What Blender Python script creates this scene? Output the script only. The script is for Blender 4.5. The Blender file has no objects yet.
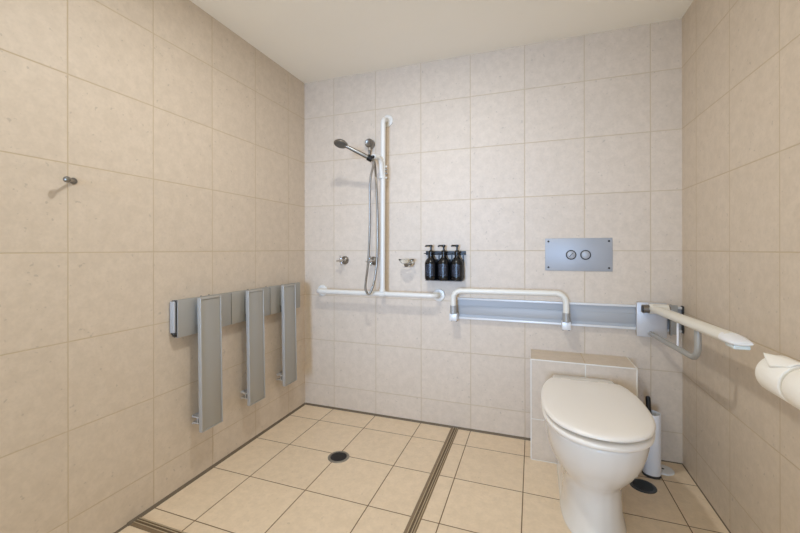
import bpy, bmesh, math, random
from mathutils import Vector, Matrix
random.seed(7)
PI = math.pi
SC = bpy.context.scene
COL = SC.collection

# ------------------------------------------------------------------ dimensions (metres)
# x runs along the back wall, the back wall is y = 0, the viewer stands at negative y, z is up
W, H, FRONT = 2.382, 2.4137, -3.6
TP = 0.331            # tile pitch

# ------------------------------------------------------------------ materials
def new_mat(name):
    m = bpy.data.materials.new(name); m.use_nodes = True
    nt = m.node_tree
    return m, nt, nt.nodes['Principled BSDF']

def node(nt, typ, **kw):
    n = nt.nodes.new(typ)
    for k, v in kw.items():
        if isinstance(k, str) and hasattr(n, k): setattr(n, k, v)
    return n

def math_n(nt, op, a, b=None, c=None):
    n = nt.nodes.new('ShaderNodeMath'); n.operation = op
    for i, v in enumerate((a, b, c)):
        if v is None: continue
        if isinstance(v, (int, float)): n.inputs[i].default_value = v
        else: nt.links.new(v, n.inputs[i])
    return n.outputs[0]

def srgb(r, g, b):
    def f(c):
        c /= 255.0
        return c / 12.92 if c <= 0.04045 else ((c + 0.055) / 1.055) ** 2.4
    return (f(r), f(g), f(b), 1.0)

def mix_col(nt, fac, a, b, mode='MIX'):
    n = nt.nodes.new('ShaderNodeMix'); n.data_type = 'RGBA'; n.blend_type = mode
    for sock, v in ((n.inputs[0], fac), (n.inputs[6], a), (n.inputs[7], b)):
        if isinstance(v, (int, float)): sock.default_value = v
        elif isinstance(v, tuple): sock.default_value = v
        else: nt.links.new(v, sock)
    return n.outputs[2]

def smooth(nt, v, lo, hi):
    n = nt.nodes.new('ShaderNodeMapRange'); n.interpolation_type = 'SMOOTHSTEP'
    nt.links.new(v, n.inputs[0]); n.inputs[1].default_value = lo; n.inputs[2].default_value = hi
    return n.outputs[0]

def simple(name, col, rough=0.4, metal=0.0, noise=0.0, nscale=30.0, spec=0.5, bump=0.0, stretch=None, coat=0.0):
    m, nt, b = new_mat(name)
    b.inputs['Roughness'].default_value = rough
    b.inputs['Metallic'].default_value = metal
    b.inputs['Specular IOR Level'].default_value = spec
    if coat: b.inputs['Coat Weight'].default_value = coat
    g = node(nt, 'ShaderNodeNewGeometry')
    src = g.outputs['Position']
    if stretch:
        mp = node(nt, 'ShaderNodeMapping'); mp.inputs['Scale'].default_value = stretch
        nt.links.new(src, mp.inputs[0]); src = mp.outputs[0]
    n = node(nt, 'ShaderNodeTexNoise'); n.inputs['Scale'].default_value = nscale; n.inputs['Detail'].default_value = 3
    nt.links.new(src, n.inputs['Vector'])
    dark = tuple(c * (1 - noise) for c in col[:3]) + (1.0,)
    nt.links.new(mix_col(nt, n.outputs['Fac'], dark, col), b.inputs['Base Color'])
    if bump:
        bp = node(nt, 'ShaderNodeBump'); bp.inputs['Strength'].default_value = bump; bp.inputs['Distance'].default_value = 0.002
        nt.links.new(n.outputs['Fac'], bp.inputs['Height']); nt.links.new(bp.outputs[0], b.inputs['Normal'])
    return m

def tile_mat(name, ua, va, u0, v0, base, grout, gw=0.003, soft=0.0012, rough=0.5, vary=0.026, pits=0.34, pu=TP, pv=0.33, seed=0.0):
    """stone-look ceramic tile in a square grid, with grout lines, cloudy mottling and small dark pits"""
    m, nt, b = new_mat(name)
    g = node(nt, 'ShaderNodeNewGeometry')
    sp = node(nt, 'ShaderNodeSeparateXYZ'); nt.links.new(g.outputs['Position'], sp.inputs[0])
    def cell(axis, o, p):
        q = math_n(nt, 'DIVIDE', math_n(nt, 'SUBTRACT', sp.outputs[axis], o), p)
        fl = math_n(nt, 'FLOOR', q)
        fr = math_n(nt, 'SUBTRACT', q, fl)
        d = math_n(nt, 'MULTIPLY', math_n(nt, 'MINIMUM', fr, math_n(nt, 'SUBTRACT', 1.0, fr)), p)
        return fl, d
    fu, du = cell(ua, u0, pu); fv, dv = cell(va, v0, pv)
    d = math_n(nt, 'MINIMUM', du, dv)
    tilefac = smooth(nt, d, gw * 0.5, gw * 0.5 + soft)          # 0 in the joint, 1 on the tile
    # a shade of its own for each tile
    cb = node(nt, 'ShaderNodeCombineXYZ'); nt.links.new(fu, cb.inputs[0]); nt.links.new(fv, cb.inputs[1]); cb.inputs[2].default_value = seed
    wn = node(nt, 'ShaderNodeTexWhiteNoise'); wn.noise_dimensions = '3D'; nt.links.new(cb.outputs[0], wn.inputs['Vector'])
    # each tile takes its own piece of the stone pattern
    off = node(nt, 'ShaderNodeVectorMath'); off.operation = 'MULTIPLY_ADD'
    nt.links.new(wn.outputs['Color'], off.inputs[0]); off.inputs[1].default_value = (7, 7, 7); nt.links.new(g.outputs['Position'], off.inputs[2])
    n1 = node(nt, 'ShaderNodeTexNoise'); n1.inputs['Scale'].default_value = 24; n1.inputs['Detail'].default_value = 5; n1.inputs['Roughness'].default_value = 0.6
    n2 = node(nt, 'ShaderNodeTexNoise'); n2.inputs['Scale'].default_value = 85; n2.inputs['Detail'].default_value = 3
    n3 = node(nt, 'ShaderNodeTexNoise'); n3.inputs['Scale'].default_value = 52; n3.inputs['Detail'].default_value = 1.5
    for n in (n1, n2, n3): nt.links.new(off.outputs[0], n.inputs['Vector'])
    lo = tuple(c * f for c, f in zip(base[:3], (1 - 2.0 * vary, 1 - 2.2 * vary, 1 - 2.6 * vary))) + (1,)
    hi = tuple(min(1, c * (1 + 1.3 * vary)) for c in base[:3]) + (1,)
    c = mix_col(nt, smooth(nt, n1.outputs['Fac'], 0.3, 0.7), lo, hi)
    c = mix_col(nt, math_n(nt, 'MULTIPLY', smooth(nt, n2.outputs['Fac'], 0.35, 0.75), 0.26), c, tuple(x * 0.8 for x in base[:3]) + (1,))
    pit = math_n(nt, 'MULTIPLY', smooth(nt, n3.outputs['Fac'], 0.70, 0.77), pits)
    c = mix_col(nt, pit, c, tuple(x * 0.42 for x in base[:3]) + (1,))
    v = math_n(nt, 'ADD', math_n(nt, 'MULTIPLY', wn.outputs['Value'], vary * 1.2), 1.0 - vary * 0.6)
    hsv = node(nt, 'ShaderNodeHueSaturation'); nt.links.new(v, hsv.inputs['Value']); nt.links.new(c, hsv.inputs['Color'])
    nt.links.new(mix_col(nt, tilefac, grout, hsv.outputs[0]), b.inputs['Base Color'])
    r = math_n(nt, 'SUBTRACT', 0.8, math_n(nt, 'MULTIPLY', tilefac, 0.8 - rough))
    nt.links.new(r, b.inputs['Roughness'])
    b.inputs['Specular IOR Level'].default_value = 0.45
    bp = node(nt, 'ShaderNodeBump'); bp.inputs['Strength'].default_value = 0.5; bp.inputs['Distance'].default_value = 0.002
    hgt = math_n(nt, 'ADD', tilefac, math_n(nt, 'MULTIPLY', n2.outputs['Fac'], 0.10))
    nt.links.new(hgt, bp.inputs['Height']); nt.links.new(bp.outputs[0], b.inputs['Normal'])
    return m

BASE = srgb(212, 198, 181)
FLOORC = srgb(231, 212, 186)
WGROUT = srgb(197, 180, 154)
M = {}
M['tile_left'] = tile_mat('left wall tile', 1, 2, -0.201, 0.1642, BASE, WGROUT, seed=1)
M['tile_back'] = tile_mat('back wall tile', 0, 2, 0.2494, 0.1642, BASE, WGROUT, seed=2)
M['tile_right'] = tile_mat('right wall tile', 1, 2, -0.185, 0.1642, BASE, WGROUT, seed=3)
M['tile_floor'] = tile_mat('floor tile', 0, 1, 0.2494, -0.201, FLOORC, srgb(112, 90, 64), gw=0.0032, rough=0.42, pv=0.3323, vary=0.028, pits=0.25, seed=4)
M['tile_box'] = tile_mat('boxing front tile', 0, 2, 1.882, 0.225, BASE, srgb(226, 222, 212), gw=0.004, pu=0.331, seed=5)
M['tile_box_top'] = tile_mat('boxing top tile', 0, 1, 1.882, -0.232, BASE, srgb(200, 180, 150), gw=0.003, seed=6)
M['box_edge'] = simple('white tile edge trim', srgb(232, 228, 220), 0.4)
M['ceiling'] = simple('ceiling paint', srgb(250, 248, 242), 0.85, noise=0.02, nscale=4, spec=0.2)
M['sealant'] = simple('dark brown sealant', srgb(112, 99, 82), 0.55, noise=0.2, nscale=25)
M['bronze'] = simple('weathered bronze strip', srgb(146, 126, 100), 0.42, metal=0.2, noise=0.25, nscale=40)
M['bronze_light'] = simple('pale brass ridge', srgb(206, 188, 158), 0.38, metal=0.2, noise=0.2, nscale=60)
M['bronze_dark'] = simple('dark channel', srgb(108, 90, 68), 0.6, noise=0.2, nscale=40)
M['alu'] = simple('satin anodised aluminium', srgb(170, 169, 165), 0.42, metal=0.28, noise=0.06, nscale=20, stretch=(60, 60, 3))
M['alu_frame'] = simple('pale anodised aluminium frame', srgb(180, 179, 175), 0.38, metal=0.25, noise=0.04, nscale=20)
M['alu_track'] = simple('grey aluminium track', srgb(172, 174, 176), 0.5, metal=0.12, noise=0.05, nscale=20, stretch=(3, 60, 60))
M['alu_light'] = simple('bright aluminium lip', srgb(224, 225, 226), 0.35, metal=0.15, noise=0.03)
M['alu_plate'] = simple('pale aluminium plate', srgb(200, 200, 202), 0.42, metal=0.22, noise=0.04)
M['grey_plastic'] = simple('light grey plastic', srgb(176, 178, 180), 0.45, noise=0.03)
M['dark_plastic'] = simple('dark grey plastic', srgb(54, 52, 50), 0.5, noise=0.1)
M['cream'] = simple('cream powder coat', srgb(224, 222, 215), 0.3, noise=0.015, nscale=40)
M['cream2'] = simple('ivory plastic grip', srgb(227, 224, 214), 0.36, noise=0.02, nscale=40)
M['white_plastic'] = simple('white plastic', srgb(232, 234, 238), 0.35, noise=0.015)
M['tip_plastic'] = simple('pale translucent end cap plastic', srgb(214, 226, 230), 0.25, noise=0.02)
M['porcelain'] = simple('glazed white porcelain', srgb(228, 227, 225), 0.12, noise=0.01, nscale=6, coat=0.3)
M['seat_plastic'] = simple('warm white seat plastic', srgb(239, 235, 229), 0.3, noise=0.012, nscale=6)
M['steel'] = simple('brushed stainless steel', srgb(172, 175, 180), 0.5, metal=0.3, noise=0.12, nscale=9)
M['chrome'] = simple('chrome', srgb(205, 205, 206), 0.14, metal=1.0, noise=0.03)
M['chrome_dull'] = simple('satin chrome', srgb(138, 134, 128), 0.32, metal=0.85, noise=0.06)
M['spray_grey'] = simple('grey spray face', srgb(96, 94, 88), 0.45, noise=0.25, nscale=220)
M['hose'] = simple('ribbed metal hose', srgb(158, 152, 142), 0.3, metal=0.8, noise=0.3, nscale=6, stretch=(1, 1, 90))
M['black'] = simple('glossy black plastic', srgb(11, 12, 15), 0.25, noise=0.2)
M['black_matt'] = simple('matt black metal', srgb(20, 20, 22), 0.4, noise=0.2)
M['drain_dark'] = simple('dark drain grate', srgb(62, 60, 60), 0.4, metal=0.2, noise=0.3, nscale=90)
M['drain_ring'] = simple('worn drain ring', srgb(150, 144, 132), 0.35, metal=0.4, noise=0.2, nscale=80)
M['slate_drain'] = simple('slate grey drain cover', srgb(70, 76, 80), 0.35, metal=0.3, noise=0.15, nscale=60)
M['paper'] = simple('soft white toilet paper', srgb(248, 246, 241), 0.9, noise=0.04, nscale=180, spec=0.1, bump=0.25)
M['card'] = simple('cardboard core', srgb(170, 140, 105), 0.8, noise=0.05)

def glass_mat():
    m, nt, b = new_mat('clear glass')
    b.inputs['Base Color'].default_value = (0.96, 0.98, 0.97, 1)
    b.inputs['Roughness'].default_value = 0.08
    b.inputs['Transmission Weight'].default_value = 1.0
    b.inputs['IOR'].default_value = 1.2
    return m
M['glass'] = glass_mat()

def label_mat():
    """blue-black bottle label carrying rows of tiny pale print"""
    m, nt, b = new_mat('printed bottle label')
    tc = node(nt, 'ShaderNodeTexCoord')
    sp = node(nt, 'ShaderNodeSeparateXYZ'); nt.links.new(tc.outputs['Generated'], sp.inputs[0])
    row = math_n(nt, 'MULTIPLY', sp.outputs[2], 9.0)
    fl = math_n(nt, 'FLOOR', row); fr = math_n(nt, 'SUBTRACT', row, fl)
    inrow = math_n(nt, 'MULTIPLY', math_n(nt, 'GREATER_THAN', fr, 0.35), math_n(nt, 'LESS_THAN', fr, 0.8))
    cb = node(nt, 'ShaderNodeCombineXYZ')
    nt.links.new(math_n(nt, 'FLOOR', math_n(nt, 'MULTIPLY', sp.outputs[0], 26.0)), cb.inputs[0]); nt.links.new(fl, cb.inputs[1])
    wn = node(nt, 'ShaderNodeTexWhiteNoise'); nt.links.new(cb.outputs[0], wn.inputs['Vector'])
    on = math_n(nt, 'MULTIPLY', inrow, math_n(nt, 'GREATER_THAN', wn.outputs['Value'], 0.55))
    mid = math_n(nt, 'LESS_THAN', math_n(nt, 'ABSOLUTE', math_n(nt, 'SUBTRACT', sp.outputs[0], 0.5)), 0.36)
    on = math_n(nt, 'MULTIPLY', on, mid)
    nt.links.new(mix_col(nt, on, srgb(15, 17, 24), srgb(84, 96, 118)), b.inputs['Base Color'])
    b.inputs['Roughness'].default_value = 0.3
    return m
M['label'] = label_mat()

# ------------------------------------------------------------------ mesh helpers (all in world metres)
def BM(): return bmesh.new()

def box(bm, x0, x1, y0, y1, z0, z1, bevel=0.0, seg=2, mi=0):
    t = bmesh.new()
    v = [t.verts.new(p) for p in ((x0,y0,z0),(x1,y0,z0),(x1,y1,z0),(x0,y1,z0),(x0,y0,z1),(x1,y0,z1),(x1,y1,z1),(x0,y1,z1))]
    for f in ((3,2,1,0),(4,5,6,7),(0,1,5,4),(1,2,6,5),(2,3,7,6),(3,0,4,7)):
        t.faces.new([v[i] for i in f])
    if bevel > 0:
        bmesh.ops.bevel(t, geom=t.edges[:], offset=bevel, segments=seg, profile=0.5, affect='EDGES')
    for f in t.faces: f.material_index = mi
    merge(bm, t)

def merge(bm, t, mat=None):
    if mat is not None: bmesh.ops.transform(t, matrix=mat, verts=t.verts)
    me = bpy.data.meshes.new('tmp'); t.to_mesh(me); t.free(); bm.from_mesh(me); bpy.data.meshes.remove(me)

def basis(d):
    d = Vector(d).normalized()
    a = Vector((0, 0, 1)) if abs(d.z) < 0.9 else Vector((1, 0, 0))
    u = d.cross(a).normalized(); return u, d.cross(u).normalized(), d

def fillet(pts, rad, n=8):
    pts = [Vector(p) for p in pts]; out = [pts[0]]
    for i in range(1, len(pts) - 1):
        p0, p, p1 = pts[i-1], pts[i], pts[i+1]
        a = (p0 - p).normalized(); b = (p1 - p).normalized()
        ang = a.angle(b); L = min(rad / math.tan(ang / 2), 0.49 * (p0-p).length, 0.49 * (p1-p).length)
        r = L * math.tan(ang / 2)
        c = p + (a + b).normalized() * (r / math.sin(ang / 2))
        s, e = p + a * L - c, p + b * L - c
        tot = s.angle(e); ax = s.cross(e).normalized()
        for k in range(n + 1): out.append(c + Matrix.Rotation(tot * k / n, 3, ax) @ s)
    out.append(pts[-1]); return out

def catmull(pts, n=8, closed=False):
    P = [Vector(p) for p in pts]; N = len(P); out = []
    rng = range(N) if closed else range(N - 1)
    for i in rng:
        if closed: a, b, c, d = P[i-1], P[i], P[(i+1) % N], P[(i+2) % N]
        else: a, b, c, d = P[max(i-1, 0)], P[i], P[i+1], P[min(i+2, N-1)]
        for k in range(n):
            t = k / n
            out.append(0.5 * ((2*b) + (c-a)*t + (2*a-5*b+4*c-d)*t*t + (3*b-a-3*c+d)*t**3))
    if not closed: out.append(P[-1])
    return out

def tube(bm, pts, r, seg=16, caps=True, sx=1.0, sy=1.0, up=None, rad_fn=None):
    """sweep a round (or oval: sx along the side axis, sy along up) section along the points"""
    pts = [Vector(p) for p in pts]; N = len(pts); rings = []
    T = [(pts[min(i+1, N-1)] - pts[max(i-1, 0)]).normalized() for i in range(N)]
    if up is None: u, v, _ = basis(T[0])
    else:
        v = Vector(up); u = T[0].cross(v).normalized(); v = u.cross(T[0]).normalized()
    for i in range(N):
        if i:
            q = T[i-1].rotation_difference(T[i]); u = q @ u; v = q @ v
        rr = r if rad_fn is None else rad_fn(i / (N - 1))
        rings.append([bm.verts.new(pts[i] + u * (rr * sx * math.cos(2*PI*k/seg)) + v * (rr * sy * math.sin(2*PI*k/seg))) for k in range(seg)])
    for a, b in zip(rings, rings[1:]):
        for k in range(seg): bm.faces.new((a[k], a[(k+1) % seg], b[(k+1) % seg], b[k]))
    if caps:
        bm.faces.new(rings[0][::-1]); bm.faces.new(rings[-1])

def lathe(bm, prof, origin=(0,0,0), axis=(0,0,1), seg=32, sx=1.0, sy=1.0):
    """prof: (radius, height along axis) pairs; closed by caps where the radius is not 0"""
    u, v, d = basis(axis); o = Vector(origin); rings = []
    for r, h in prof:
        if r < 1e-6: rings.append([bm.verts.new(o + d * h)])
        else: rings.append([bm.verts.new(o + d*h + u*(r*sx*math.cos(2*PI*k/seg)) + v*(r*sy*math.sin(2*PI*k/seg))) for k in range(seg)])
    for a, b in zip(rings, rings[1:]):
        for k in range(seg):
            k2 = (k+1) % seg
            if len(a) == 1 and len(b) == 1: continue
            if len(a) == 1: bm.faces.new((a[0], b[k2], b[k]))
            elif len(b) == 1: bm.faces.new((a[k], a[k2], b[0]))
            else: bm.faces.new((a[k], a[k2], b[k2], b[k]))
    if len(rings[0]) > 1: bm.faces.new(rings[0][::-1])
    if len(rings[-1]) > 1: bm.faces.new(rings[-1])

def loft(bm, sections, cap0=True, cap1=True):
    rings = [[bm.verts.new(p) for p in s] for s in sections]; n = len(rings[0])
    for a, b in zip(rings, rings[1:]):
        for k in range(n): bm.faces.new((a[k], a[(k+1) % n], b[(k+1) % n], b[k]))
    if cap0: bm.faces.new(rings[0][::-1])
    if cap1: bm.faces.new(rings[-1])

def prism(bm, poly, axis, lo, hi, bevel=0.0):
    """extrude a 2-D polygon; axis 0: poly is (y,z); 1: (x,z); 2: (x,y)"""
    t = bmesh.new()
    def P(p, h): return (h, p[0], p[1]) if axis == 0 else (p[0], h, p[1]) if axis == 1 else (p[0], p[1], h)
    a = [t.verts.new(P(p, lo)) for p in poly]; b = [t.verts.new(P(p, hi)) for p in poly]; n = len(poly)
    for k in range(n): t.faces.new((a[k], a[(k+1) % n], b[(k+1) % n], b[k]))
    t.faces.new(a[::-1]); t.faces.new(b)
    bmesh.ops.recalc_face_normals(t, faces=t.faces)
    if bevel: bmesh.ops.bevel(t, geom=t.edges[:], offset=bevel, segments=2, profile=0.5, affect='EDGES')
    merge(bm, t)

# ------------------------------------------------------------------ objects
def root_loc(o):
    while o.parent is not None: o = o.parent
    return o.location

def obj(name, bm, mats, parent=None, smooth_angle=40, origin=None):
    """link a bmesh (world metres) as ONE mesh object"""
    if origin is None: origin = root_loc(parent) if parent is not None else Vector((0, 0, 0))
    origin = Vector(origin)
    bmesh.ops.recalc_face_normals(bm, faces=bm.faces)
    bmesh.ops.translate(bm, vec=-origin, verts=bm.verts)
    me = bpy.data.meshes.new(name); bm.to_mesh(me); bm.free()
    for m in (mats if isinstance(mats, (list, tuple)) else [mats]): me.materials.append(m)
    if smooth_angle:
        me.polygons.foreach_set('use_smooth', [True] * len(me.polygons))
        me.set_sharp_from_angle(angle=math.radians(smooth_angle))
    o = bpy.data.objects.new(name, me); COL.objects.link(o)
    if parent is not None: o.parent = parent
    else: o.location = origin
    return o

def thing(name, label, cat, loc, group=None):
    o = bpy.data.objects.new(name, None); o.empty_display_size = 0.05; COL.objects.link(o)
    o.location = loc; o['label'] = label; o['category'] = cat
    if group: o['group'] = group
    return o

def tag(o, label, cat, group=None):
    o['label'] = label; o['category'] = cat
    if group: o['group'] = group
    return o

def dup(r, loc, label, group=None):
    """copy a thing together with its parts and their sub-parts"""
    n = r.copy(); COL.objects.link(n); n.location = loc; n['label'] = label
    if group: n['group'] = group
    for ch in list(r.children):
        c = ch.copy(); COL.objects.link(c); c.parent = n
        for g in list(ch.children):
            d = g.copy(); COL.objects.link(d); d.parent = c
    return n

def struct(name, bm, mats, **k):
    o = obj(name, bm, mats, smooth_angle=0, **k); o['kind'] = 'structure'; return o

# ================================================================== THE ROOM
t = 0.1
bm = BM(); box(bm, -t, W+t, FRONT, t, -t, 0.0); struct('floor', bm, M['tile_floor'])
bm = BM(); box(bm, -t, W+t, FRONT, t, H, H+t); struct('ceiling', bm, M['ceiling'])
bm = BM(); box(bm, -t, 0.0, FRONT, t, 0.0, H); struct('wall_left', bm, M['tile_left'])
bm = BM(); box(bm, 0.0, W, 0.0, t, 0.0, H); struct('wall_back', bm, M['tile_back'])
bm = BM(); box(bm, W, W+t, FRONT, t, 0.0, H); struct('wall_right', bm, M['tile_right'])
# dark sealant joints along the foot of the walls
def fillet_strip(bm, a, b, nrm, w, h):
    a, b, n = Vector(a), Vector(b), Vector(nrm)
    s = [[p, p + n*w, p + n*w*0.55 + Vector((0,0,h*0.45)), p + Vector((0,0,h))] for p in (a, b)]
    loft(bm, s)
bm = BM(); fillet_strip(bm, (0, -1.314, 0), (0, 0, 0), (1, 0, 0), 0.013, 0.010); struct('trim_1', bm, M['sealant'])
bm = BM(); fillet_strip(bm, (0.008, 0, 0), (1.609, 0, 0), (0, -1, 0), 0.013, 0.010); struct('trim_2', bm, M['sealant'])
bm = BM(); fillet_strip(bm, (2.119, 0, 0), (W, 0, 0), (0, -1, 0), 0.005, 0.004); struct('trim_3', bm, M['sealant'])
bm = BM(); fillet_strip(bm, (W, FRONT+0.1, 0), (W, -0.005, 0), (-1, 0, 0), 0.004, 0.004); struct('trim_4', bm, M['sealant'])
bm = BM(); fillet_strip(bm, (0, FRONT+0.1, 0), (0, -1.312, 0), (1, 0, 0), 0.009, 0.006); struct('trim_5', bm, M['sealant'])

# bronze strips that frame the shower floor
def threshold(name, along, c, lo, hi, label, flare):
    """a low bronze strip: base, two ridges and a dark groove; runs along x (0) or y (1) at the cross position c"""
    w = 0.024
    th = thing(name, label, 'floor strip', (c, lo, 0) if along == 1 else (lo, c, 0))
    def bar(bm, a0, a1, z0, z1, l0=lo, l1=hi, bv=0.0012):
        if along == 1: box(bm, c+a0, c+a1, l0, l1, z0, z1, bv, 1)
        else: box(bm, l0, l1, c+a0, c+a1, z0, z1, bv, 1)
    b = BM(); bar(b, -w, w, 0.0, 0.0035); obj('base_strip', b, M['bronze'], th)
    b = BM(); bar(b, -0.004, 0.006, 0.0035, 0.0042, bv=0); bar(b, 0.010, 0.014, 0.0035, 0.0042, bv=0); obj('groove', b, M['bronze_dark'], th)
    for a in (-0.007, 0.0075, 0.018):
        b = BM(); bar(b, a-0.0022, a+0.0022, 0.0035, 0.0062); obj('ridge', b, M['bronze_light'], th)
    return th
threshold('shower_threshold', 1, 1.141, -2.2, -0.012, 'bronze floor strip running from the back wall towards the viewer left of the toilet', 0)
threshold('shower_threshold', 0, -1.287, 0.0135, 1.115, 'bronze floor strip starting at the left wall in the bottom left corner of the floor', 0)

# ================================================================== TILED CISTERN BOXING
PX0, PX1, PD, PZ = 1.609, 2.119, 0.22, 0.555
t1 = thing('cistern_boxing', 'low tiled ledge box against the back wall behind the toilet', 'ledge', ((PX0+PX1)/2, -PD/2, 0))
b = BM(); box(b, PX0, PX1, -PD, -0.001, 0.0, PZ)
b.faces.ensure_lookup_table()
for f in b.faces:
    f.material_index = 1 if f.normal.z > 0.5 else 0
obj('tiled_box', b, [M['tile_box'], M['tile_box_top']], t1, smooth_angle=0)
b = BM(); e = 0.0025
box(b, PX0-e, PX1+e, -PD-e, -PD+0.003, PZ-0.004, PZ+0.0015)
box(b, PX0-e, PX0+0.003, -PD-e, -PD+0.003, 0.002, PZ-0.004)
box(b, PX1-0.003, PX1+e, -PD-e, -PD+0.003, 0.002, PZ-0.004)
box(b, PX1-0.003, PX1+e, -PD+0.003, -0.001, PZ-0.004, PZ+0.0015)
box(b, PX0, PX0+0.145, -PD-0.004, -PD-e, 0.0, 0.004)
obj('edge_trim', b, M['box_edge'], t1, smooth_angle=0)

# ================================================================== FOLDED SHOWER SEAT ON THE LEFT WALL
seat = thing('folding_shower_seat', 'grey metal fold-down shower seat with three hanging slats on the left wall', 'shower seat', (0, -0.61, 0.84))
Y0, Y1, RZ0, RZ1 = -1.105, -0.117, 0.746, 0.926
b = BM()
box(b, 0.0, 0.010, Y0+0.004, Y1, RZ0+0.006, RZ1-0.006)
prism(b, [(0.0, RZ1-0.014), (0.0, RZ1-0.004), (0.024, RZ1), (0.033, RZ1), (0.033, RZ1-0.014)], 1, Y0+0.004, Y1)
prism(b, [(0.0, RZ0+0.014), (0.033, RZ0+0.014), (0.033, RZ0), (0.024, RZ0), (0.0, RZ0+0.004)], 1, Y0+0.004, Y1)
obj('wall_rail', b, M['alu'], seat)
for ya, yb in ((Y0, -0.7735), (-0.7685, -0.4465), (-0.4415, Y1)):
    b = BM(); box(b, 0.0335, 0.0405, ya, yb, RZ0+0.001, RZ1-0.001, 0.002); obj('rail_panel', b, M['alu'], seat)
b = BM()
box(b, 0.003, 0.032, Y0-0.014, Y0+0.003, RZ0+0.024, RZ1-0.006, 0.006, 3)
ec = obj('end_cap', b, M['grey_plastic'], seat)
b = BM()
tube(b, fillet([(0.001, Y0-0.004, RZ0+0.03), (0.001, Y0-0.004, RZ1-0.02), (0.010, Y0-0.004, RZ1-0.004), (0.034, Y0-0.004, RZ1-0.004), (0.034, Y0-0.004, RZ0+0.02)], 0.006, 4), 0.0024, 8)
tube(b, [(0.026, Y0-0.006, RZ0+0.010), (0.026, Y0+0.006, RZ0+0.010)], 0.006, 10)
tube(b, [(0.008, Y0-0.006, RZ0+0.022), (0.008, Y0+0.006, RZ0+0.022)], 0.006, 10)
obj('cap_seal', b, M['dark_plastic'], ec)
SW, SZ0, SZ1 = 0.130, 0.268, 0.926
for yc in (-0.953, -0.624, -0.302):
    tilt = Matrix.Translation((0.066, yc, SZ1)) @ Matrix.Rotation(math.radians(-0.9), 4, 'Y') @ Matrix.Translation((-0.066, 0, -SZ1))
    def slat_box(*a, **k):
        q = bmesh.new(); box(q, *a, **k); return q
    b = BM(); h = SW/2
    for a in ((0.064, 0.086, -h, -h+0.006, SZ0, SZ1), (0.064, 0.086, h-0.005, h, SZ0, SZ1), (0.064, 0.086, -h+0.006, h-0.005, SZ1-0.009, SZ1), (0.064, 0.086, -h+0.006, h-0.005, SZ0, SZ0+0.004)):
        merge(b, slat_box(*a, bevel=0.0015), tilt)
    merge(b, slat_box(0.064, 0.070, -h+0.008, h-0.008, SZ0+0.004, SZ1-0.008), tilt)
    sl = obj('slat', b, M['alu_frame'], seat)
    b = BM(); merge(b, slat_box(0.069, 0.0825, -h+0.0065, h-0.0055, SZ0+0.0045, SZ1-0.0105, bevel=0.001), tilt); obj('face_panel', b, M['alu'], sl)
    b = BM(); box(b, 0.0405, 0.066, yc-0.045, yc+0.045, 0.79, 0.895, 0.003); obj('hinge_block', b, M['alu'], sl)
    b = BM()                                                    # U-shaped stop bracket low on the back
    for z0, z1 in ((0.330, 0.335), (0.300, 0.305)): box(b, 0.018, 0.075, yc-0.054, yc+0.050, z0, z1)
    box(b, 0.050, 0.055, yc-0.054, yc+0.050, 0.305, 0.330)
    box(b, 0.018, 0.022, yc-0.054, yc+0.050, 0.335, 0.340); box(b, 0.018, 0.022, yc-0.054, yc+0.050, 0.295, 0.300)
    obj('stop_bracket', b, M['alu_plate'], sl)
for y in (-0.955, -0.905, -0.62, -0.46, -0.30):
    b = BM(); lathe(b, [(0.005, 0), (0.005, 0.003), (0.003, 0.0055), (0, 0.006)], (0.02, y, RZ1-0.002), (0, 0, 1), 10); obj('screw', b, M['chrome_dull'], seat)

# ================================================================== ROBE HOOK, LEFT WALL
hk = thing('robe_hook', 'small chrome peg robe hook high on the left wall', 'hook', (0, -1.508, 1.422))
b = BM(); lathe(b, [(0.0125, 0), (0.0125, 0.004), (0.010, 0.007), (0, 0.0075)], (0, -1.508, 1.422), (1, 0, 0), 24); obj('wall_flange', b, M['chrome_dull'], hk)
b = BM(); lathe(b, [(0.006, 0), (0.005, 0.02), (0.005, 0.056), (0.0105, 0.061), (0.0118, 0.067), (0.0105, 0.073), (0.006, 0.076), (0, 0.077)], (0.004, -1.508, 1.421), Vector((1, -1.0, -0.10)).normalized(), 24)
obj('peg', b, M['chrome_dull'], hk)

# ================================================================== GRAB RAIL BY THE SHOWER
gr = thing('shower_grab_rail', 'cream tubular grab rail, upright joined to a level bar in the shower', 'grab rail', (0.684, 0, 0.87))
GD, GR, GX = 0.085, 0.0165, 0.664
HZ = 0.866
b = BM(); tube(b, fillet([(0.673, -0.004, 2.052), (0.673, -GD, 2.046), (GX+0.003, -GD, HZ+0.02)], 0.045, 8), GR, 20); obj('upright_tube', b, M['cream'], gr)
b = BM(); tube(b, fillet([(0.155, -0.004, HZ-0.005), (0.155, -GD, HZ-0.002), (1.035, -GD, HZ-0.002), (1.035, -0.004, HZ-0.005)], 0.05, 8), GR, 20); obj('level_tube', b, M['cream'], gr)
for (fx, fz) in ((0.673, 2.052), (0.155, HZ-0.005), (1.035, HZ-0.005)):
    b = BM(); lathe(b, [(0.041, 0), (0.041, 0.004), (0.038, 0.008), (0.024, 0.010), (0.019, 0.016), (0, 0.016)], (fx, 0, fz), (0, -1, 0), 32); obj('wall_flange', b, M['cream'], gr)
b = BM()
tube(b, [(GX+0.001, -GD, HZ+0.014), (GX+0.001, -GD, HZ+0.030)], 0.0205, 20); tube(b, [(GX-0.022, -GD, HZ-0.002), (GX+0.022, -GD, HZ-0.002)], 0.0200, 20)
obj('tee_joint', b, M['cream'], gr)
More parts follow.
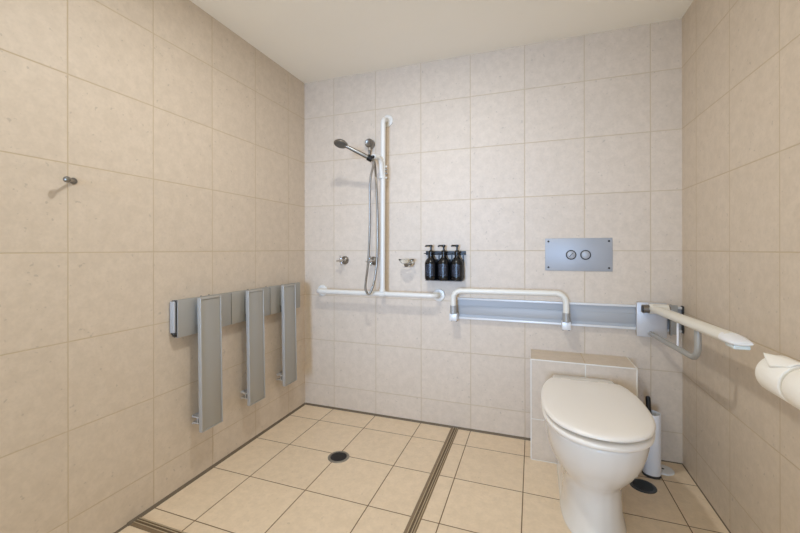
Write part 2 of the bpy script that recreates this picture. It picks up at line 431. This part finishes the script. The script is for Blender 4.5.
# sliding handset arm on the upright
b = BM()
tube(b, [(GX+0.002, -GD, 1.640), (GX+0.002, -GD, 1.652)], 0.0225, 20); tube(b, [(GX+0.002, -GD, 1.715), (GX+0.002, -GD, 1.728)], 0.0215, 20)
tube(b, [(GX+0.002, -GD, 1.650), (GX+0.002, -GD, 1.716)], 0.0200, 20)
tube(b, [(GX+0.020, -GD+0.012, 1.646), (GX+0.030, -GD+0.016, 1.646)], 0.007, 10); tube(b, [(GX+0.020, -GD+0.012, 1.721), (GX+0.030, -GD+0.016, 1.721)], 0.007, 10)
sld = obj('slider_sleeve', b, M['cream'], gr)
b = BM(); tube(b, fillet([(GX+0.002, -GD-0.006, 1.662), (GX+0.002, -GD-0.034, 1.772), (0.648, -0.192, 1.764)], 0.055, 10), 0.0175, 20); obj('bent_arm', b, M['cream'], sld)
HP = Vector((0.632, -0.215, 1.750))       # where the handset rests
hd = Vector((0.470, -0.300, 1.838)) - HP
u = hd.normalized()
b = BM(); lathe(b, [(0.0150, -0.017), (0.0205, -0.017), (0.0205, 0.015), (0.0150, 0.015)], HP, u, 24); b.faces.ensure_lookup_table()
bmesh.ops.delete(b, geom=[f for f in b.faces if len(f.verts) > 4], context='FACES')
lathe(b, [(0.0150, -0.017), (0.0150, 0.015)], HP, u, 24); b.faces.ensure_lookup_table()
bmesh.ops.delete(b, geom=[f for f in b.faces if len(f.verts) > 4], context='FACES'); bmesh.ops.remove_doubles(b, verts=b.verts, dist=1e-5)
q_ = (Vector((0.648, -0.192, 1.764)) - HP).normalized(); tube(b, [HP + q_*0.0250, (0.650, -0.188, 1.764)], 0.010, 12); obj('handset_clip', b, M['black'], sld)
for z in (1.675, 1.70):
    b = BM(); tube(b, [(GX+0.021, -GD+0.010, z), (GX+0.033, -GD+0.012, z)], 0.006, 10); obj('clamp_screw', b, M['chrome_dull'], sld)

# ================================================================== HAND SHOWER
hs = thing('hand_shower', 'chrome hand shower with long looping metal hose hung on the grab rail', 'hand shower', tuple(HP))
HC = HP + u * hd.length
b = BM()
tube(b, [HP - u*0.030, HP - u*0.016, HP + u*0.02, HP + u*0.06, HP + u*0.135, HP + u*(hd.length-0.028)], 0.012, 18, rad_fn=lambda s: 0.0105 + 0.0035*math.sin(PI*min(1, s*1.1)) )
obj('handle', b, M['chrome_dull'], hs)
nf = Vector((-0.05, -0.30, -0.95)).normalized()
b = BM(); lathe(b, [(0, -0.022), (0.012, -0.021), (0.030, -0.014), (0.042, -0.004), (0.0455, 0.003), (0.045, 0.008), (0.041, 0.010)], HC, nf, 36)
hh = obj('spray_head', b, M['chrome_dull'], hs)
b = BM(); lathe(b, [(0.0405, 0.0095), (0.0405, 0.0120), (0.036, 0.0135), (0, 0.0135)], HC, nf, 36); obj('spray_face', b, M['spray_grey'], hh)
OX, OZ = 0.548, 1.902
b = BM()
hp = catmull([HP - u*0.028, HP - u*0.034 + Vector((-0.004, -0.002, -0.022)), (0.634, -0.212, 1.60), (0.626, -0.200, 1.35), (0.608, -0.185, 1.10), (0.584, -0.172, 0.955), (0.580, -0.168, 0.900), (0.598, -0.160, 0.868), (0.620, -0.150, 0.905),
              (0.642, -0.140, 1.02), (0.652, -0.135, 1.20), (0.651, -0.137, 1.45), (0.640, -0.132, 1.63), (0.605, -0.080, 1.76), (OX, -0.030, 1.815), (OX, -0.030, OZ-0.0535)], 10)
tube(b, hp, 0.0072, 12); obj('hose', b, M['hose'], hs)

so = thing('shower_outlet', 'round chrome water outlet elbow on the wall just behind the shower head clip', 'pipe outlet', (OX, 0, OZ))
b = BM(); lathe(b, [(0.029, 0), (0.031, 0.006), (0.031, 0.040), (0.029, 0.046), (0.023, 0.050), (0.021, 0.0485), (0, 0.0485)], (OX, 0, OZ), (0, -1, 0), 32); obj('flange', b, M['chrome_dull'], so)
b = BM(); tube(b, [(OX, -0.030, OZ-0.026), (OX, -0.030, OZ-0.044), (OX, -0.030, OZ-0.052)], 0.011, 16); obj('spout', b, M['chrome'], so)

# ================================================================== TAPS
tp = thing('shower_tap', 'chrome cross-handle shower tap on bare wall, left of the hose', 'tap', (0.340, 0, 1.085), 'shower taps')
x, z = 0.340, 1.085
b = BM(); lathe(b, [(0.030, 0), (0.030, 0.004), (0.026, 0.012), (0.016, 0.018), (0.012, 0.034), (0, 0.034)], (x, 0, z), (0, -1, 0), 32); obj('flange', b, M['chrome_dull'], tp)
b = BM(); lathe(b, [(0.0095, 0.03), (0.0095, 0.05), (0.014, 0.054), (0.015, 0.070), (0.011, 0.077), (0, 0.078)], (x, 0, z), (0, -1, 0), 24)
hb = obj('hub', b, M['chrome'], tp)
for k in range(4):
    a = k * PI/2 + 0.12; d = Vector((math.cos(a), 0, math.sin(a))); c = Vector((x, -0.063, z))
    b = BM(); tube(b, [c + d*0.010, c + d*0.022, c + d*0.030, c + d*0.034], 0.005, 12, rad_fn=lambda s: 0.0046 + 0.0022*s); obj('spoke', b, M['chrome'], hb)
dup(tp, (0.568, 0, 1.083), 'chrome cross-handle shower tap behind the hose, beside the upright grab rail', 'shower taps')

# ================================================================== GLASS SOAP DISH
sd = thing('soap_dish', 'clear glass soap dish on a chrome wall bracket beside the upright rail', 'soap dish', (0.838, 0, 1.07))
DC = Vector((0.834, -0.080, 1.075))
b = BM(); lathe(b, [(0.020, 0), (0.020, 0.004), (0.016, 0.008), (0.008, 0.010), (0.007, 0.034), (0, 0.034)], (0.846, 0, 1.066), (0, -1, 0), 24); obj('wall_flange', b, M['chrome'], sd)
b = BM()
lathe(b, [(0, -0.028), (0.010, -0.028), (0.013, -0.022), (0.019, -0.0105), (0.0195, -0.0098), (0, -0.0098)], DC, (0, 0, 1), 24)
tube(b, [(0.846, -0.030, 1.0655), (0.836, -0.060, 1.061), DC + Vector((0.002, 0.004, -0.018))], 0.006, 12); obj('cup_bracket', b, M['chrome_dull'], sd)
b = BM(); lathe(b, [(r_*0.86, h_) for r_, h_ in ((0, -0.006), (0.030, -0.005), (0.038, 0.000), (0.050, 0.012), (0.060, 0.024), (0.0615, 0.0245), (0.061, 0.022), (0.051, 0.009), (0.039, -0.004), (0.030, -0.0085), (0, -0.0095))], DC, (0, 0, 1), 40); obj('glass_dish', b, M['glass'], sd)

# ================================================================== PUMP BOTTLES IN A WALL HOLDER
bh = thing('bottle_holder', 'black wall holder carrying three pump bottles left of the flush plate', 'bottle holder', (1.078, 0, 1.05))
BY = -0.052
BXS = (0.994, 1.079, 1.165)
b = BM()
box(b, 0.958, 1.202, -0.004, -0.0005, 0.975, 1.098, 0.001, 1)
box(b, 0.946, 1.214, -0.004, -0.0005, 1.126, 1.152, 0.001, 1)
for xx in (0.963, 1.0365, 1.122, 1.197): box(b, xx-0.0045, xx+0.0045, -0.004, -0.0005, 1.097, 1.127)
obj('back_plate', b, M['black_matt'], bh)
b = BM(); box(b, 0.946, 1.214, -0.034, -0.003, 1.134, 1.139, 0.001, 1)
for xx in (0.958, 1.0355, 1.1205, 1.205): box(b, xx-0.016 if 1 < xx < 1.2 else xx-0.007, xx+0.016 if 1 < xx < 1.2 else xx+0.007, -0.072, -0.033, 1.134, 1.139, 0.001, 1)
obj('neck_fork', b, M['black_matt'], bh)
b = BM(); box(b, 0.962, 1.198, -0.078, -0.003, 0.961, 0.965, 0.001, 1)
box(b, 0.962, 1.198, -0.0045, -0.0005, 0.963, 0.976)
obj('base_shelf', b, M['black_matt'], bh)

def make_bottle(x, label):
    z0 = 0.9655
    bt = thing('pump_bottle', label, 'bottle', (x, BY, z0), 'pump bottles')
    b = BM(); lathe(b, [(0, 0.0), (0.033, 0.0), (0.0375, 0.002), (0.040, 0.008), (0.0405, 0.02), (0.0405, 0.104), (0.039, 0.114), (0.033, 0.127), (0.022, 0.140), (0.0150, 0.149), (0.0140, 0.154), (0.0140, 0.172), (0, 0.172)], (x, BY, z0), (0, 0, 1), 40)
    obj('bottle_body', b, M['black'], bt)
    b = BM(); secs = []
    for h in (0.026, 0.102):
        secs.append([Vector((x + 0.0410*math.sin(a), BY - 0.0410*math.cos(a), z0+h)) for a in [math.radians(-52 + 104*k/20) for k in range(21)]])
    v = [[b.verts.new(p) for p in s] for s in secs]
    for k in range(20): b.faces.new((v[0][k], v[0][k+1], v[1][k+1], v[1][k]))
    obj('front_label', b, M['label'], bt)
    b = BM(); lathe(b, [(0.0155, 0.168), (0.0160, 0.170), (0.0160, 0.186), (0.013, 0.190), (0.0065, 0.191), (0.0060, 0.212), (0.0105, 0.214), (0.0110, 0.224), (0.008, 0.227), (0, 0.2275)], (x, BY, z0), (0, 0, 1), 24)
    pm = obj('pump', b, M['black'], bt)
    b = BM(); tube(b, fillet([(x, BY, z0+0.221), (x-0.030, BY-0.010, z0+0.221), (x-0.034, BY-0.011, z0+0.214)], 0.006, 4), 0.0055, 12); obj('nozzle', b, M['black'], pm)
    return bt
b0 = make_bottle(BXS[0], 'left black pump bottle, nearest the glass soap dish, in the wall holder')
dup(b0, (BXS[1], BY, 0.9655), 'middle black pump bottle between the two others in the wall holder', 'pump bottles')
dup(b0, (BXS[2], BY, 0.9655), 'right black pump bottle, nearest the flush plate, in the wall holder', 'pump bottles')

# ================================================================== FLUSH PLATE
fp = thing('flush_plate', 'stainless steel dual flush plate with two round buttons on the back wall', 'flush plate', (1.868, 0, 1.131))
b = BM(); box(b, 1.690, 2.048, -0.006, 0.0, 1.036, 1.228, 0.0015, 2); obj('plate', b, M['steel'], fp)
for sx_ in (1.708, 2.030):
    for sz_ in (1.055, 1.210):
        b = BM(); lathe(b, [(0.0058, 0), (0.0058, 0.002), (0.004, 0.0034), (0, 0.0034)], (sx_, -0.006, sz_), (0, -1, 0), 14); obj('mounting_screw', b, M['dark_plastic'], fp)
for k, bx in enumerate((1.832, 1.909)):
    b = BM(); lathe(b, [(0.0285, 0), (0.0285, 0.003), (0.026, 0.005), (0.0235, 0.005), (0.0235, 0.0015), (0, 0.0015)], (bx, -0.006, 1.130), (0, -1, 0), 36); rg = obj('button_ring', b, M['dark_plastic'], fp)
    b = BM(); lathe(b, [(0.0225, 0.0016), (0.0225, 0.008), (0.020, 0.0095), (0, 0.0105)], (bx, -0.006, 1.130), (0, -1, 0), 36); bt_ = obj('button', b, M['steel'], rg)
    if k == 0:
        # half-flush button: a diagonal dividing mark
        b = BM(); tb = bmesh.new(); box(tb, -0.017, 0.017, -0.0008, 0.0006, -0.0014, 0.0014)
        merge(b, tb, Matrix.Translation((bx, -0.0162, 1.130)) @ Matrix.Rotation(-math.radians(48), 4, 'Y')); bm2 = obj('half_flush_mark', b, M['dark_plastic'], rg)

# ================================================================== WALL TRACK WITH BACKREST BAR AND FOLD-DOWN ARM
tr = thing('wall_track', 'long grey aluminium wall track behind the toilet, running to the right corner', 'wall track', (1.77, 0, 0.786))
TX0, TX1, TZ0, TZ1 = 1.160, 2.374, 0.716, 0.853
b = BM(); box(b, TX0, TX1, -0.012, -0.0005, TZ0+0.004, TZ1-0.004); box(b, TX0, TX1, -0.0145, -0.0115, TZ0+0.030, TZ1-0.050, 0.0015, 2)
obj('track_panel', b, M['alu_track'], tr)
for z0, z1 in ((TZ1-0.013, TZ1), (TZ0, TZ0+0.013)):
    b = BM(); box(b, TX0, TX1, -0.026, -0.0005, z0, z1, 0.003, 2); obj('track_lip', b, M['alu_light'], tr)
b = BM(); box(b, 2.374, 2.380, -0.030, -0.0005, TZ0-0.004, TZ1+0.004, 0.001, 1); obj('track_end_cap', b, M['dark_plastic'], tr)

br = thing('backrest_rail', 'cream bent tube backrest bar clamped over the wall track behind the toilet', 'grab rail', (1.47, -0.08, 0.73))
BD = -0.078
b = BM(); tube(b, fillet([(1.146, BD, 0.805), (1.146, BD, 0.902), (1.800, BD, 0.908), (1.800, BD, 0.785)], 0.055, 10), 0.0170, 20); obj('bent_tube', b, M['cream2'], br)
for cx, cz in ((1.146, 0.773), (1.800, 0.762)):
    b = BM(); tube(b, [(cx, BD, cz-0.016), (cx, BD, cz-0.014), (cx, BD, cz+0.034), (cx, BD, cz+0.036)], 0.0205, 24); cl = obj('clamp_collar', b, M['alu'], br)
    b = BM(); box(b, cx-0.024, cx+0.024, BD-0.014, -0.027, cz-0.060, cz-0.014, 0.004, 2)
    box(b, cx-0.020, cx+0.020, -0.0275, -0.0265, cz-0.050, cz-0.020)
    obj('clamp_block', b, M['alu_light'], cl)
    for s in (-0.016, 0.016):
        b = BM(); lathe(b, [(0.005, 0), (0.005, 0.006), (0.003, 0.008), (0, 0.008)], (cx+s, BD+0.018, cz-0.060), (0, 0, -1), 12)
        obj('clamp_screw', b, M['dark_plastic'], cl)

ar = thing('fold_down_arm', 'cream fold-down support arm reaching out from the wall track beside the toilet', 'support arm', (2.23, -0.03, 0.77))
b = BM(); box(b, 2.158, 2.300, -0.044, -0.0265, 0.684, 0.872, 0.004, 2); obj('mounting_plate', b, M['alu_plate'], ar)
b = BM(); box(b, 2.314, 2.322, -0.050, -0.027, 0.700, 0.866, 0.001, 1); box(b, 2.322, 2.352, -0.034, -0.027, 0.704, 0.862, 0.002, 1); obj('side_plate', b, M['alu'], ar)
AX, AY, AZ = 2.232, -0.085, 0.842
b = BM(); tube(b, [(2.178, AY, AZ), (2.300, AY, AZ)], 0.0215, 28); box(b, 2.180, 2.298, AY+0.005, -0.043, AZ-0.022, AZ+0.014, 0.003, 2); pv = obj('pivot_barrel', b, M['chrome_dull'], ar)
b = BM(); lathe(b, [(0.0195, 0), (0.0195, 0.004), (0.012, 0.006), (0, 0.006)], (2.178, AY, AZ), (-1, 0, 0), 24); obj('barrel_end', b, M['dark_plastic'], pv)
EY, EZ = -0.905, 0.868
b = BM(); tube(b, [(2.206, AY, AZ+0.002), (2.292, AY, AZ+0.002)], 0.0265, 28); tube(b, [(AX, AY+0.01, AZ+0.006), (AX, AY-0.06, AZ+0.006)], 0.027, 24, sx=1.1, sy=0.8, up=(0,0,1)); obj('hinge_sleeve', b, M['cream2'], ar)
N = 24
path = [Vector((AX, AY - 0.03 + (EY - AY + 0.03)*k/N, AZ + 0.004 + (EZ-AZ)*k/N)) for k in range(N+1)]
b = BM(); tube(b, path, 0.0255, 24, sx=1.15, sy=0.78, up=(0, 0, 1)); gp = obj('arm_grip', b, M['cream2'], ar)
b = BM()
secs = []
for s, hw, up_, dn in ((-0.004, 0.0275, 0.019, 0.019), (0.02, 0.031, 0.019, 0.016), (0.050, 0.034, 0.017, 0.012), (0.085, 0.031, 0.011, 0.010), (0.098, 0.027, 0.006, 0.007), (0.101, 0.024, 0.003, 0.004)):
    c = Vector((AX, EY + 0.03 - s, EZ + 0.003))
    secs.append([c + Vector((hw*(abs(math.cos(a))**0.8)*(1 if math.cos(a) >= 0 else -1), 0, (up_ if math.sin(a) > 0 else dn)*math.sin(a))) for a in [2*PI*k/28 for k in range(28)]])
loft(b, secs); tipo = obj('end_tip', b, M['white_plastic'], ar)
b = BM(); box(b, AX-0.022, AX+0.022, EY-0.064, EY-0.006, EZ-0.017, EZ-0.004, 0.004, 2); obj('tip_insert', b, M['tip_plastic'], tipo)
LOW = 0.735
b = BM(); tube(b, fillet([(AX-0.010, -0.043, 0.704), (AX, -0.640, 0.728), (AX, -0.636, 0.850)], 0.085, 10), 0.0120, 18); obj('lower_stay', b, M['alu'], ar)
b = BM(); tube(b, [(AX, -0.42, 0.719), (AX, -0.42, 0.840)], 0.0045, 12); obj('strut', b, M['white_plastic'], ar)
# ================================================================== TOILET
TXC = 1.862
to = thing('toilet', 'white porcelain toilet with closed lid standing against the tiled boxing', 'toilet', (TXC, -0.55, 0))
def ring_from(tab, z, fx=1.0, grow=0.0, yback=None, n=10):
    """closed outline from (y, half width) pairs running back to front; the last pair is the tip with half width 0"""
    right = [Vector((TXC + (w + grow)*fx, y - (grow if k > len(tab)*0.4 else 0), z)) for k, (y, w) in enumerate(tab[:-1])]
    tip = Vector((TXC, tab[-1][0] - grow, z))
    left = [Vector((2*TXC - p.x, p.y, z)) for p in reversed(right)]
    return catmull(right + [tip] + left, n, closed=False)
def blend(tab, y_lo, y_hi, wscale):
    return tab
LID = [(-0.340, 0.158), (-0.40, 0.182), (-0.50, 0.202), (-0.61, 0.2085), (-0.71, 0.204), (-0.79, 0.187), (-0.86, 0.155), (-0.908, 0.108), (-0.935, 0.055), (-0.943, 0.0)]
def shrink(tab, d, yc=-0.65):
    out = []
    for y, w in tab:
        k = 1 - d/0.21
        ky = 1 - d/0.30
        out.append((yc + (y-yc)*ky, w*k))
    return out
# lid: rounded edge, gently domed top
b = BM()
secs = [ring_from(shrink(LID, d), z) for d, z in ((0.008, 0.4905), (0.001, 0.4920), (0.0, 0.4960), (0.0015, 0.5000), (0.006, 0.5045), (0.014, 0.5070), (0.05, 0.5100), (0.11, 0.5118), (0.17, 0.5125))]
loft(b, secs); lid = obj('lid', b, M['seat_plastic'], to, smooth_angle=50)
# seat ring below the lid
b = BM()
SEAT = [(-0.325, 0.155)] + LID[1:]
secs = [ring_from(shrink(SEAT, d), z) for d, z in ((0.016, 0.4530), (0.006, 0.4545), (0.002, 0.4590), (0.001, 0.4660), (0.0025, 0.4710), (0.011, 0.4760), (0.030, 0.4775))]
loft(b, secs); st = obj('seat', b, M['seat_plastic'], to, smooth_angle=50)
b = BM()
b.free()
for s in (-1, 1):
    b = BM(); tube(b, [(TXC+s*0.085-0.022, -0.330, 0.492), (TXC+s*0.085+0.022, -0.330, 0.492)], 0.009, 16); obj('hinge', b, M['seat_plastic'], lid)
# pan
def pan(z, back, hw_back, hw, y_wide, front):
    L = y_wide - front
    tab = [(back, hw_back), (back - 0.03, hw_back + 0.003), (back + (y_wide-back)*0.5, hw_back + (hw-hw_back)*0.62), (y_wide + 0.08*(1 if y_wide < back-0.1 else 0), hw*0.985), (y_wide, hw), (y_wide - L*0.40, hw*0.925), (y_wide - L*0.70, hw*0.735), (y_wide - L*0.90, hw*0.45), (y_wide - L*0.98, hw*0.20), (front, 0.0)]
    return ring_from(tab, z)
b = BM()
secs = [pan(*a) for a in (
    (0.000, -0.232, 0.120, 0.127, -0.58, -0.800),
    (0.012, -0.232, 0.119, 0.126, -0.58, -0.798),
    (0.020, -0.232, 0.115, 0.121, -0.58, -0.792),
    (0.080, -0.232, 0.110, 0.114, -0.58, -0.775),
    (0.150, -0.232, 0.108, 0.111, -0.58, -0.762),
    (0.190, -0.232, 0.108, 0.114, -0.58, -0.766),
    (0.215, -0.232, 0.109, 0.124, -0.58, -0.782),
    (0.240, -0.232, 0.111, 0.140, -0.585, -0.808),
    (0.275, -0.232, 0.114, 0.160, -0.595, -0.842),
    (0.320, -0.232, 0.119, 0.179, -0.605, -0.880),
    (0.370, -0.232, 0.126, 0.192, -0.61, -0.909),
    (0.410, -0.232, 0.134, 0.198, -0.612, -0.922),
    (0.432, -0.232, 0.138, 0.200, -0.612, -0.926),
    (0.446, -0.232, 0.140, 0.200, -0.612, -0.926),
    (0.4525, -0.232, 0.138, 0.195, -0.612, -0.919))]
loft(b, secs); obj('pan', b, M['porcelain'], to, smooth_angle=60)
# rear deck of the pan, reaching back to the boxing
b = BM()
def deck(z, d): 
    return [Vector((TXC + sx_*(w_-d), y_ - (d if k == 0 else 0), z)) for sx_, w_, y_, k in
            [(1, 0.136, -0.226, 0), (1, 0.147, -0.25, 1), (1, 0.152, -0.330, 1), (-1, 0.152, -0.330, 1), (-1, 0.147, -0.25, 1), (-1, 0.136, -0.226, 0)]]
loft(b, [deck(0.444, 0.0), deck(0.478, 0.0), deck(0.486, 0.003), deck(0.489, 0.009)]); obj('rear_deck', b, M['porcelain'], to, smooth_angle=50)
for s in (-1, 1):
    b = BM(); lathe(b, [(0.008, 0), (0.008, 0.004), (0.005, 0.007), (0, 0.0075)], (TXC + s*0.112, -0.33, 0.10), (s, 0, 0.0), 14); obj('bolt_cap', b, M['white_plastic'], to)

# ================================================================== TOILET BRUSH
HXC, HYC = 2.196, -0.165
ho = thing('brush_holder', 'white cylindrical toilet brush holder on the floor beside the toilet', 'brush holder', (HXC, HYC, 0))
b = BM(); lathe(b, [(0.0, 0.012), (0.0405, 0.012), (0.0410, 0.014), (0.0410, 0.318), (0.0405, 0.320), (0.0375, 0.320), (0.0370, 0.318), (0.0370, 0.030), (0.0, 0.030)], (HXC, HYC, 0), (0, 0, 1), 40); obj('holder_tube', b, M['white_plastic'], ho)
b = BM(); lathe(b, [(0.042, 0), (0.042, 0.010), (0.040, 0.0122), (0, 0.0122)], (HXC, HYC, 0), (0, 0, 1), 40); obj('base_ring', b, M['dark_plastic'], ho)
tbr = thing('toilet_brush', 'toilet brush with black handle standing in the white cylindrical holder', 'brush', (HXC, HYC, 0.031))
b = BM(); lathe(b, [(0, 0.031), (0.018, 0.033), (0.032, 0.045), (0.034, 0.09), (0.028, 0.11), (0.006, 0.115), (0, 0.115)], (HXC, HYC, 0), (0, 0, 1), 24); obj('brush_head', b, M['white_plastic'], tbr)
b = BM(); tube(b, [(HXC, HYC, 0.112), (HXC-0.009, HYC+0.002, 0.300)], 0.0045, 12); obj('shaft', b, M['chrome_dull'], tbr)
b = BM(); tube(b, [(HXC-0.009, HYC+0.002, 0.292), (HXC-0.010, HYC+0.002, 0.30), (HXC-0.015, HYC+0.003, 0.392), (HXC-0.0155, HYC+0.003, 0.400)], 0.010, 16, rad_fn=lambda s: (0.008 if s < 0.1 else 0.0115 if s < 0.9 else 0.009)); obj('handle', b, M['black_matt'], tbr)

# ================================================================== FLOOR DRAINS
def drain(loc, r, label, cat, ring, grate, ribs, name='floor_drain'):
    d = thing(name, label, cat, (loc[0], loc[1], 0))
    b = BM(); lathe(b, [(r, 0), (r, 0.0015), (r*0.96, 0.0035), (r*0.78, 0.0035), (r*0.76, 0.001), (0, 0.001)], (loc[0], loc[1], 0), (0, 0, 1), 40); obj('rim', b, ring, d)
    b = BM()
    lathe(b, [(r*0.75, 0.0012), (r*0.75, 0.0022), (0, 0.0022)], (loc[0], loc[1], 0), (0, 0, 1), 40)
    for k in range(-ribs, ribs+1):
        yy = k * r*0.72/(ribs+0.5); hw = math.sqrt(max(0, (r*0.74)**2 - yy*yy))
        if hw > 0.004: box(b, loc[0]-hw, loc[0]+hw, loc[1]+yy-0.0014, loc[1]+yy+0.0014, 0.0021, 0.0040)
    obj('grate', b, grate, d)
    return d
drain((0.592, -0.557), 0.060, 'round dark floor drain in the middle of the shower floor', 'drain', M['drain_ring'], M['drain_dark'], 5)
drain((2.128, -0.290), 0.058, 'round slate grey floor drain right of the toilet base', 'drain', M['slate_drain'], M['slate_drain'], 6)
cap = thing('floor_cleanout', 'white round screw-down cap on the floor in the right back corner', 'floor cap', (2.264, -0.100, 0))
b = BM(); lathe(b, [(0.050, 0), (0.050, 0.003), (0.047, 0.0065), (0.044, 0.0070), (0, 0.0075)], (2.264, -0.100, 0), (0, 0, 1), 40); obj('disc', b, M['white_plastic'], cap)
b = BM(); lathe(b, [(0.006, 0.0072), (0.006, 0.0085), (0, 0.0085)], (2.264, -0.100, 0), (0, 0, 1), 14); obj('screw', b, M['dark_plastic'], cap)

# ================================================================== TOILET ROLLS ON THE RIGHT WALL
RX, RZ, RR = 2.312, 0.790, 0.0575
RY = -0.984                                  # far end of the far roll
rh = thing('toilet_roll_holder', 'white double toilet roll holder hidden behind two rolls on the right wall', 'toilet roll holder', (W, RY-0.1215, RZ))
b = BM(); box(b, W-0.006, W-0.0005, RY-0.18, RY-0.04, RZ-0.03, RZ+0.03, 0.002, 2); obj('wall_plate', b, M['white_plastic'], rh)
b = BM(); tube(b, [(W-0.004, RY-0.1215, RZ), (RX, RY-0.1215, RZ)], 0.0038, 12); obj('bracket_arm', b, M['chrome'], rh)
b = BM(); tube(b, [(RX, RY-0.252, RZ), (RX, RY+0.004, RZ)], 0.0180, 20); obj('spindle', b, M['white_plastic'], rh)
def make_roll(y0, y1, label):
    r = thing('toilet_roll', label, 'toilet roll', (RX, y1, RZ), 'toilet rolls on the right wall')
    b = BM(); L = y1 - y0; ri = 0.0215
    prof = [(ri, 0), (RR-0.004, 0), (RR-0.001, 0.0015), (RR, 0.004), (RR, L-0.004), (RR-0.001, L-0.0015), (RR-0.004, L), (ri, L)]
    u_, v_, d_ = basis((0, -1, 0)); o_ = Vector((RX, y1, RZ)); rings = []
    for q, hgt in prof + prof[:1]:
        rings.append([b.verts.new(o_ + d_*hgt + u_*q*math.cos(2*PI*k/48) + v_*q*math.sin(2*PI*k/48)) for k in range(48)])
    for a_, c_ in zip(rings, rings[1:]):
        for k in range(48): b.faces.new((a_[k], a_[(k+1) % 48], c_[(k+1) % 48], c_[k]))
    bmesh.ops.remove_doubles(b, verts=b.verts, dist=1e-6)
    obj('paper_roll', b, M['paper'], r)
    b = BM(); rings = []
    for q, hgt in ((0.0195, 0.001), (0.0212, 0.001), (0.0212, L-0.001), (0.0195, L-0.001), (0.0195, 0.001)):
        rings.append([b.verts.new(o_ + d_*hgt + u_*q*math.cos(2*PI*k/32) + v_*q*math.sin(2*PI*k/32)) for k in range(32)])
    for a_, c_ in zip(rings, rings[1:]):
        for k in range(32): b.faces.new((a_[k], a_[(k+1) % 32], c_[(k+1) % 32], c_[k]))
    bmesh.ops.remove_doubles(b, verts=b.verts, dist=1e-6)
    obj('cardboard_core', b, M['card'], r)
    return r
r1 = make_roll(RY-0.115, RY, 'toilet roll with loose folded paper end, farther of two on the right wall')
r2 = dup(r1, (RX, RY-0.128, RZ-0.001), 'toilet roll at the right edge of the photo, nearer of the two rolls', 'toilet rolls on the right wall')
# loose end of the far roll, folded to a point
b = BM()
def on_roll(a, y, lift): return Vector((RX + (RR+lift)*math.cos(a), y, RZ + (RR+lift)*math.sin(a)))
PA = (math.radians(116), RY+0.018, 0.006); PB = (math.radians(74), RY-0.113, 0.0015); PC = (math.radians(146), RY-0.060, 0.0045); PD_ = (math.radians(120), RY-0.113, 0.002)
n = 12; rows = []
for k in range(n+1):
    f = k/n
    A_ = [PA[q]*(1-f) + PB[q]*f for q in range(3)]                 # upper edge
    C_ = [PA[q] + (PC[q]-PA[q])*min(1, f/0.6) for q in range(3)] if f < 0.6 else [PC[q] + (PD_[q]-PC[q])*(f-0.6)/0.4 for q in range(3)]   # lower edge
    rows.append([b.verts.new(on_roll(*[A_[q]*(1-j/8) + C_[q]*j/8 for q in range(2)], A_[2]*(1-j/8) + C_[2]*j/8 + 0.0015*math.sin(PI*j/8))) for j in range(9)])
for r_a, r_b in zip(rows, rows[1:]):
    for j in range(8): b.faces.new((r_a[j], r_a[j+1], r_b[j+1], r_b[j]))
bmesh.ops.remove_doubles(b, verts=b.verts, dist=1e-6)
lo_ = obj('loose_end', b, M['paper'], r1, origin=r1.location)
sm = lo_.modifiers.new('thickness', 'SOLIDIFY'); sm.thickness = 0.001

# ================================================================== LIGHT
def area(name, loc, rot, sx_, sy_, power, col, shape='RECTANGLE', spread=180):
    l = bpy.data.lights.new(name, 'AREA'); l.shape = shape; l.size = sx_
    if shape in ('RECTANGLE', 'ELLIPSE'): l.size_y = sy_
    l.energy = power; l.color = col; l.spread = math.radians(spread)
    o = bpy.data.objects.new(name, l); COL.objects.link(o); o.location = loc; o.rotation_euler = rot
    return o
LAMP = (1.0, 0.99, 0.95)
area('ceiling_downlight', (1.02, -1.22, H-0.012), (0, 0, 0), 0.12, 0.12, 13.5, LAMP, 'DISK')
area('overhead_fill', (1.02, -3.0, H-0.012), (0, 0, 0), 0.17, 0.17, 5.0, LAMP, 'DISK')  # unseen overhead fill near the viewer, added to balance the room's brightness
# cool frontal fill added far behind the viewer to light the back wall
area('cool_frontal_fill', (0.95, -6.2, 1.35), (PI/2, 0, 0), 0.8, 1.6, 12.8, (0.40, 0.63, 1.06), spread=40)
wd = bpy.data.worlds.new('World'); SC.world = wd; wd.use_nodes = True
wd.node_tree.nodes['Background'].inputs[0].default_value = (0.98, 1.04, 0.93, 1)
wd.node_tree.nodes['Background'].inputs[1].default_value = 1.0

# ================================================================== CAMERA
cd = bpy.data.cameras.new('Camera'); co = bpy.data.objects.new('Camera', cd); COL.objects.link(co)
cd.sensor_fit = 'HORIZONTAL'; cd.sensor_width = 36.0
cd.lens = 374.13 / 800 * 36.0
cd.shift_x = 0.0; cd.shift_y = -(266.5 - 248.82) / 800
yaw, roll = -0.3403, -0.0014
c_, s_ = math.cos(yaw), math.sin(yaw)
r_ = Vector((c_, -s_, 0)); f_ = Vector((s_, c_, 0)); u_ = Vector((0, 0, 1))
R = r_*math.cos(roll) + u_*math.sin(roll); U = u_*math.cos(roll) - r_*math.sin(roll)
m = Matrix((R, U, -f_)).transposed().to_4x4(); m.translation = (1.6179, -2.4185, 1.1669)
co.matrix_world = m
cd.clip_start = 0.02
SC.camera = co

SC.view_settings.view_transform = 'Standard'; SC.view_settings.look = 'None'
SC.view_settings.gamma = 1.0; SC.view_settings.use_curve_mapping = False
SC.view_settings.exposure = 0.06
SC.cycles.max_bounces = 10; SC.cycles.diffuse_bounces = 6; SC.cycles.use_denoising = True
